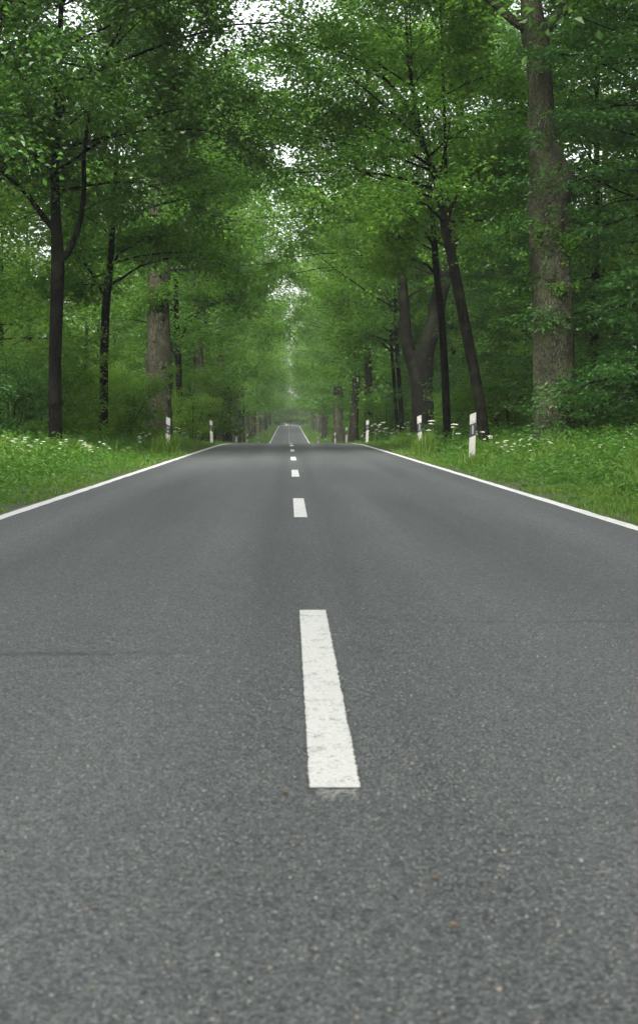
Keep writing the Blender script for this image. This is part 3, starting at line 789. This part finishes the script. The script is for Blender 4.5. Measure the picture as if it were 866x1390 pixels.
# ------------------------------------------------------------------ verge: grass, herbs, flowers
def grass(name, zones, seed, label):
    rng = np.random.default_rng(seed); Vs, Ts, n0 = [], [], 0
    for (d0, d1, xa, xb, n, h0, h1, w) in zones:
        s = rng.choice((-1, 1), n)
        u = rng.random(n)
        d = d0 + (d1-d0)*u
        q = rng.random(n)
        a = xa + (xb-xa)*q**.85
        # tufts: pull blades toward clump centres
        cx = np.round(a/.28)*.28 + .1*np.sin(d*7); cd = np.round(d/.35)*.35
        pull = rng.random(n)*.6
        a = np.maximum(a + (cx-a)*pull, xa - .02 + .05*rng.random(n)); d = d + (cd-d)*pull
        x = s*a
        if d0 == 24:                       # longer tufts left standing round the guide posts
            for px_, pd_, ps_ in ((3.44, 34.6, 1), (3.44, 48.0, -1), (3.48, 47.9, 1)):
                k_ = rng.integers(0, n, 500)
                x[k_] = ps_*(px_ + rng.normal(0, .14, 500)); d[k_] = pd_ + rng.normal(-.12, .16, 500); a[k_] = 5.9
        hk = h0 + (h1-h0)*sstep(xa + .35*(xb-xa), xb, a)
        h = hk*rng.uniform(.45, 1.25, n)*(1 + .5*np.sin(d*.9 + s*2)*np.sin(a*2.1 + d*.3))*(1 + .35*np.sin(d*2.7 + a*4.1))
        az = rng.uniform(0, 2*np.pi, n); ln = rng.uniform(.1, .75, n)*h
        wz = az + np.pi/2 + rng.normal(0, .4, n)
        W = np.stack([np.cos(wz), np.sin(wz), 0*wz], 1)*(w*rng.uniform(.6, 1.3, n))[:, None]*.5
        P = np.stack([x, d, gz(x, d) - .02], 1)
        Dv = np.stack([np.cos(az), np.sin(az), 0*az], 1)
        mid = P + Dv*(ln*.35)[:, None] + np.array((0, 0, 1))*(h*.6)[:, None]
        tip = P + Dv*ln[:, None] + np.array((0, 0, 1))*(h*rng.uniform(.75, 1.0, n))[:, None]
        V = np.stack([P - W, P + W, mid + W*.75, mid - W*.75, tip], 1).reshape(-1, 3)
        b = np.arange(n)*5 + n0
        if d0 < 40: Ts += [np.stack([b, b+1, b+2], 1), np.stack([b, b+2, b+3], 1), np.stack([b+3, b+2, b+4], 1)]
        else: Ts += [np.stack([b, b+1, b+4], 1)]
        Vs.append(V); n0 += len(V)
    o = link(name, mesh_np(name, np.concatenate(Vs), [np.concatenate(Ts)], M['grass'], False))
    return tag(o, label, 'grass', None, 'stuff')
grass('verge_grass', [(8, 50, 2.72, 2.84, 5000, .03, .11, .012), (7, 24, 2.79, 4.6, 56000, .07, .26, .010), (24, 48, 2.76, 5.8, 66000, .06, .36, .015), (48, 110, 2.79, 6.4, 70000, .08, .40, .026),
                      (30, 80, 4.2, 9.0, 26000, .28, .52, .016),
                      (110, 250, 2.78, 7.0, 16000, .2, .5, .06), (245, 500, 2.78, 6.5, 26000, .25, .6, .10)], 7, 'bright green grass along both road verges')

def herbs():
    rng = np.random.default_rng(8); Vs, Qs, n0 = [], [], 0
    for (d0, d1, xa, xb, n, h, size) in ((9, 45, 2.95, 4.8, 26000, .19, .055), (12, 30, 3.7, 5.6, 16000, .42, .085), (30, 60, 4.1, 8.5, 46000, .58, .095), (60, 130, 4.4, 8.5, 26000, .65, .13), (130, 480, 4.6, 9, 9000, .8, .35)):
        nc = n//14
        s = rng.choice((-1, 1), nc)
        cx = xa + (xb-xa)*rng.random(nc)**.8; cd = d0 + (d1-d0)*rng.random(nc)
        ch = h*rng.uniform(.25, 1.15, nc)*(.35 + .65*sstep(xa, xa+1.6, cx))
        x = np.repeat(s*cx, 14) + rng.normal(0, .09, nc*14); d = np.repeat(cd, 14) + rng.normal(0, .09, nc*14)
        z = gz(x, d) + np.repeat(ch, 14)*rng.uniform(.1, 1, nc*14)
        az = rng.uniform(0, 6.28, len(x))
        D = np.stack([np.cos(az), np.sin(az), rng.uniform(-.5, .35, len(x))], 1)
        Nn = rng.normal(0, .4, (len(x), 3)); Nn[:, 2] += 1
        V, Q = leaf_geo(np.stack([x, d, z], 1), D, Nn, size*rng.uniform(.6, 1.4, len(x)), .55)
        Vs.append(V); Qs.append(Q + n0); n0 += len(V)
    o = link('verge_herbs', mesh_np('verge_herbs', np.concatenate(Vs), [np.concatenate(Qs)], M['weed_leaf'], False))
    tag(o, 'low leafy weeds and nettles growing at the back of the verges', 'weeds', None, 'stuff')
herbs()

def umbel_mesh(seed, H):
    rng = np.random.default_rng(seed)
    st, fl, lf = Geo(), [], Geo()
    top = np.array((rng.normal(0, .06), rng.normal(0, .06), H))
    main = smooth_path([(0, 0, -.05), (top[0]*.3, top[1]*.3, H*.5), tuple(top)], 6)
    st.tube(main, np.linspace(.008, .004, 6), 5, cap=False)
    heads = [(top, .083)]
    for k in range(2):
        az = rng.uniform(0, 6.28); b = main[3 - k % 2]
        e = b + np.array((math.cos(az)*.16, math.sin(az)*.16, H*.3))
        st.tube(smooth_path([tuple(b), tuple((b+e)/2 + (0, 0, -.02)), tuple(e)], 4), (.005, .004, .003, .003), 4, cap=False)
        heads.append((e, .06))
    for c_, r_ in heads:
        g = Geo()
        for i in range(17):
            rad = r_*math.sqrt((i + .4)/17); a = i*2.4
            p = c_ + np.array((math.cos(a)*rad, math.sin(a)*rad, .035 - .25*rad + rng.normal(0, .004)))
            if i % 2 == 0: st.tube(np.stack([c_, (c_ + p)/2 - (0, 0, .004), p]), (.002, .0015, .0015), 3, cap=False)
            q = r_*.19; b = np.arange(6)*math.pi/3 + rng.random()
            ring = p + np.stack([np.cos(b)*q, np.sin(b)*q, rng.normal(0, .003, 6)], 1)
            g.add(np.concatenate([ring, [p + (0, 0, .010)]]), None, [(k, (k+1) % 6, 6) for k in range(6)])
        fl.append(g)
    P, D = [], []
    for k in range(14):
        t = rng.uniform(.05, .6); a = rng.uniform(0, 6.28)
        for q in range(3):
            P.append((math.cos(a)*.06*q, math.sin(a)*.06*q, H*t)); D.append((math.cos(a + (q-1)*.7), math.sin(a + (q-1)*.7), .1))
    Nn = rng.normal(0, .3, (len(P), 3)); Nn[:, 2] += 1
    V, Q = leaf_geo(np.array(P), np.array(D, float), Nn, np.full(len(P), .11), .5)
    lf.add(V, Q)
    return st.mesh('umbel_stem', M['stem'], True), [g.mesh('umbel_head', M['umbel'], False) for g in fl], lf.mesh('umbel_leaves', M['weed_leaf'])
UMB = [umbel_mesh(100+i, .62 + .1*i) for i in range(4)]
def place_umbel(v, x, d, rz, s, label, group):
    r = empty('flowering_umbel', (x, d, float(gz(x, d)) - .02), rz); r.scale = (s, s, s)
    tag(r, label, 'wildflower', group)
    link('stem', UMB[v][0], r)
    for h in UMB[v][1]: link('flower_head', h, r)
    tag(link('leaf_cluster', UMB[v][2], r), kind='stuff')
spots = []
for (px, py, d) in ((8, 596, 36), (16, 603, 35), (34, 598, 38), (20, 612, 33), (37, 615, 33), (30, 607, 37), (57, 611, 35), (48, 604, 39), (82, 614, 36), (89, 610, 38), (118, 607, 37), (121, 612, 36), (113, 602, 41), (138, 607, 40), (145, 606, 42), (186, 596, 47), (203, 592, 50), (252, 590, 60), (268, 588, 66)):
    spots.append((-1, px, py, d))
for (px, py, d) in ((592, 575, 50), (612, 580, 46), (668, 596, 42), (690, 602, 40), (701, 606, 38), (714, 610, 37), (722, 604, 40), (741, 608, 38), (772, 617, 35), (800, 605, 38), (830, 596, 40), (846, 592, 41), (812, 622, 33), (748, 612, 37), (853, 596, 38), (845, 620, 32), (705, 600, 42), (650, 590, 45), (685, 612, 36), (516, 580, 75), (508, 578, 82), (522, 576, 78)):
    spots.append((1, px, py, d))
for s, px, py, d in spots:
    x = XL(px, d); z = ZL(py, d) - float(gz(x, d))
    v = rr.randrange(4); sc = min(1.7, max(.5, (z + .07)/(.62 + .1*v)))
    place_umbel(v, x, d, rr.uniform(0, 6.28), sc, 'white umbel wildflower in the %s verge' % ('left' if s < 0 else 'right'), 'white umbels, %s verge' % ('left' if s < 0 else 'right'))
for k in range(26):          # more of the same further along
    s = rr.choice((-1, 1)); d = rr.uniform(52, 130)
    place_umbel(rr.randrange(4), s*rr.uniform(4.4, 6.2), d, rr.uniform(0, 6.28), rr.uniform(.7, 1.05), 'white umbel wildflower in the %s verge' % ('left' if s < 0 else 'right'), 'white umbels, %s verge' % ('left' if s < 0 else 'right'))

# ------------------------------------------------------------------ guide posts
def post_section(w=.12, dep=.10, n=7):
    """flat front, rounded back"""
    pts = [(-w/2, -.018), (w/2, -.018)]
    for i in range(n):
        a = math.pi*i/(n-1)
        pts.append((math.cos(a)*w/2, math.sin(a)*dep*.75 + .004))
    return np.array(pts)
def slanted(sec, za, zb, side, grow=0.0):
    """prism of the section between two slanted planes (slope rises away from the road)"""
    s = sec*(1 + grow)
    sl = .42*side
    n = len(s); g = Geo()
    lo = np.stack([s[:, 0], s[:, 1], np.full(n, za) + (sl*s[:, 0] if za > 0 else 0)], 1)
    hi = np.stack([s[:, 0], s[:, 1], zb + sl*s[:, 0]], 1)
    k = np.arange(n); k2 = (k+1) % n
    g.add(np.concatenate([lo, hi]), np.stack([k, k2, n+k2, n+k], 1))
    for r_, flip in ((lo, True), (hi, False)):
        c_ = r_.mean(0)[None]; t = np.stack([k2, k, np.full(n, n)], 1) if flip else np.stack([k, k2, np.full(n, n)], 1)
        g.add(np.concatenate([r_, c_]), None, t)
    return g
POST = {}
for side in (-1, 1):
    sec = post_section()
    refl = Geo()
    if side > 0: refl.box((-.017, -.030, .63), (.017, -.0195, .80))
    else:
        for zc in (.66, .76):
            a = np.linspace(0, 2*math.pi, 13)[:-1]
            refl.add(np.concatenate([np.stack([.028*np.cos(a), np.full(12, -.0195), zc + .028*np.sin(a)], 1), np.stack([.026*np.cos(a), np.full(12, -.030), zc + .026*np.sin(a)], 1), [(0, -.032, zc)]]),
                     [(k, (k+1) % 12, 12+(k+1) % 12, 12+k) for k in range(12)], [(12+k, 12+(k+1) % 12, 24) for k in range(12)])
    stk = Geo(); stk.box((-.012, -.0215, .89), (.034, -.0178, .945)); stk.box((-.004, -.0212, .96), (.012, -.0178, .975))
    POST[side] = (slanted(sec, -.35, 1.03, side).mesh('post_body', M['post_white']), slanted(sec, .585, .835, side, .03).mesh('post_band', M['post_black']),
                  refl.mesh('post_reflector', M['reflector']), stk.mesh('post_sticker', M['sticker']))
posts = [(1, XL(640, 34.6), 34.6, 'tall white guide post with black band, nearest on right verge', 1),
         (1, XL(570, 49), 49, 'second white guide post on the right, before the forked oak', 1),
         (1, XL(498, 79), 79, 'third white guide post on the right, at the crest', 1),
         (1, XL(470, 108), 108, 'fourth guide post on the right, half hidden past the crest', 0),
         (1, XL(455, 140), 140, 'small fifth guide post on the right, beyond the crest', 0),
         (1, XL(432, 205), 205, 'tiny farthest guide post on the right verge of the dip', 0),
         (-1, XL(228, 48.5), 48.5, 'nearest white guide post on the left verge, in tall grass', 1),
         (-1, XL(288, 77), 77, 'second white guide post on the left, before a brown trunk', 1),
         (-1, XL(321, 110), 110, 'third guide post on the left, just past the crest', 0),
         (-1, XL(335.5, 142), 142, 'small fourth guide post on the left beyond the crest', 0),
         (-1, XL(351, 195), 195, 'tiny farthest guide post on the left verge of the dip', 0)]
for side, x, d, lab, det in posts:
    r = empty('guide_post', (x, d, float(gz(x, d)) - (.07 if side < 0 else .02)), R(4)*side)
    r.rotation_euler = (R(rr.uniform(-1, 1)), R(rr.uniform(-2.5, 2.5)), R(3)*side)
    tag(r, lab, 'guide post', 'guide posts along the road')
    for nm, me in zip(('post_body', 'black_band', 'reflector', 'number_sticker'), POST[side]):
        if nm == 'number_sticker' and not det: continue
        link(nm, me, r)

# ------------------------------------------------------------------ bits lying on the road
def dead_leaf(px, py, size, label, rz):
    d = CAM_H*F/(py - 573); x = XL(px, d)
    t = np.linspace(0, 1, 6); w = .28*size*np.sin(np.pi*t**.8)
    V = np.concatenate([np.stack([w, t*size, .004 + .12*size*(t-.4)**2 + .10*w], 1), np.stack([0*t, t*size, .003 + .12*size*(t-.4)**2], 1), np.stack([-w, t*size, .004 + .12*size*(t-.4)**2 + .16*w], 1)])
    Q = [(k, k+1, 7+k, 6+k) for k in range(5)] + [(6+k, 7+k, 13+k, 12+k) for k in range(5)]
    o = link('fallen_leaf', mesh_np('fallen_leaf', V, [np.array(Q)], M['dead_leaf'], True), None, (x, d, float(zr(d)) + .002))
    o.rotation_euler = (0, 0, rz); tag(o, label, 'leaf')
dead_leaf(390, 1083, .024, 'small orange leaf on the asphalt beside the nearest dash', .6)
dead_leaf(599, 1202, .022, 'tiny ochre leaf on the asphalt right of the camera', 1.9)
dead_leaf(628, 1270, .024, 'tiny yellow leaf low on the asphalt at right', 1.4)
dead_leaf(126, 1241, .016, 'tiny orange leaf low on the asphalt at left', 2.4)
dead_leaf(351, 876, .018, 'tiny dark leaf speck on asphalt left of the nearest dash', .2)

rng = np.random.default_rng(77); g = Geo()
for k in range(420):
    d = rng.uniform(2.2, 9); x = rng.uniform(-.22, .24)*d - .1; s = rng.uniform(.0018, .0042)
    c_ = np.array((x, d, s*.6))
    o = rng.normal(0, .25, (6, 3)) + np.array([(1, 0, 0), (0, 1, 0), (-1, 0, 0), (0, -1, 0), (0, 0, 1), (0, 0, -.8)])
    g.add(c_ + o*s, None, [(0, 1, 4), (1, 2, 4), (2, 3, 4), (3, 0, 4), (1, 0, 5), (2, 1, 5), (3, 2, 5), (0, 3, 5)])
tag(link('road_grit', g.mesh('road_grit', M['grit'])), 'loose pale grit scattered over the near asphalt', 'grit', None, 'stuff')

# stones of the surfacing standing proud, where the road is near enough to tell them apart
m, N, L, B = new_mat('aggregate')
gn = N.new("ShaderNodeNewGeometry")
L.new(ramp(N, L, gn.outputs["Random Per Island"], [(0, (.032, .035, .036)), (.5, (.068, .074, .074)), (.85, (.104, .111, .110)), (.965, (.150, .155, .150)), (.99, (.18, .17, .14)), (1.0, (.30, .29, .27))]), B.inputs["Base Color"])
B.inputs["Roughness"].default_value = .6
M['aggregate'] = m
rng = np.random.default_rng(78)
P = []
for d0, d1, dens in ((1.9, 4, 11000), (4, 6.5, 8000), (6.5, 11, 4200)):
    n = int((d1-d0)*.26*(d0+d1)*dens)
    d = rng.uniform(d0, d1, n); d = d[rng.random(n) < 1 - sstep(6, 11, d)]; n = len(d); P.append(np.stack([rng.uniform(-.26, .26, n)*d - .06, d], 1))
P = np.concatenate(P)
P = P[~((abs(P[:, 0]) < .066) & (P[:, 1] > 4.17) & (P[:, 1] < 8.21)) & (abs(P[:, 0]) < 2.64) & ~((abs(P[:, 1] - 6.72) < .10) & (P[:, 0] < -.42)) & ~((abs(P[:, 1] - 7.74) < .05) & (P[:, 0] > .5))]
n = len(P); a = np.arange(4)*np.pi/2 + rng.uniform(0, 6.28, (n, 1)) + rng.normal(0, .25, (n, 4))
rs = rng.uniform(.0028, .0068, (n, 1))*rng.uniform(.7, 1.3, (n, 4))
zg = zr(P[:, 1])
base = np.stack([P[:, :1] + rs*np.cos(a), P[:, 1:] + rs*np.sin(a), np.repeat((zg - .0006)[:, None], 4, 1)], -1)
hh = rng.uniform(.0010, .0034, n)
apex = np.stack([P[:, 0] + rng.normal(0, .0014, n), P[:, 1] + rng.normal(0, .0014, n), zg + hh], -1)[:, None]
V = np.concatenate([base, apex], 1).reshape(-1, 3)
b = np.arange(n)*5
tag(link('road_aggregate', mesh_np('road_aggregate', V, [np.concatenate([np.stack([b+k, b+(k+1) % 4, b+4], 1) for k in range(4)])], M['aggregate'])), 'grey stone chippings showing in the surface of the near asphalt', 'stone chippings', None, 'stuff')

# ------------------------------------------------------------------ haze
g = Geo(); g.box((-1700, -70, -8), (1700, 2700, 34))
hm = bpy.data.materials.new('haze'); hm.use_nodes = True
hn = hm.node_tree; hn.nodes.remove(hn.nodes["Principled BSDF"])
pv = hn.nodes.new("ShaderNodeVolumePrincipled")
pv.inputs["Color"].default_value = (.93, .97, .96, 1)
pv.inputs["Density"].default_value = .0003
pv.inputs["Anisotropy"].default_value = .2
hn.links.new(pv.outputs[0], hn.nodes["Material Output"].inputs["Volume"])
tag(link('haze', g.mesh('haze', hm)), 'thin damp haze hanging in the avenue', 'haze', None, 'stuff')
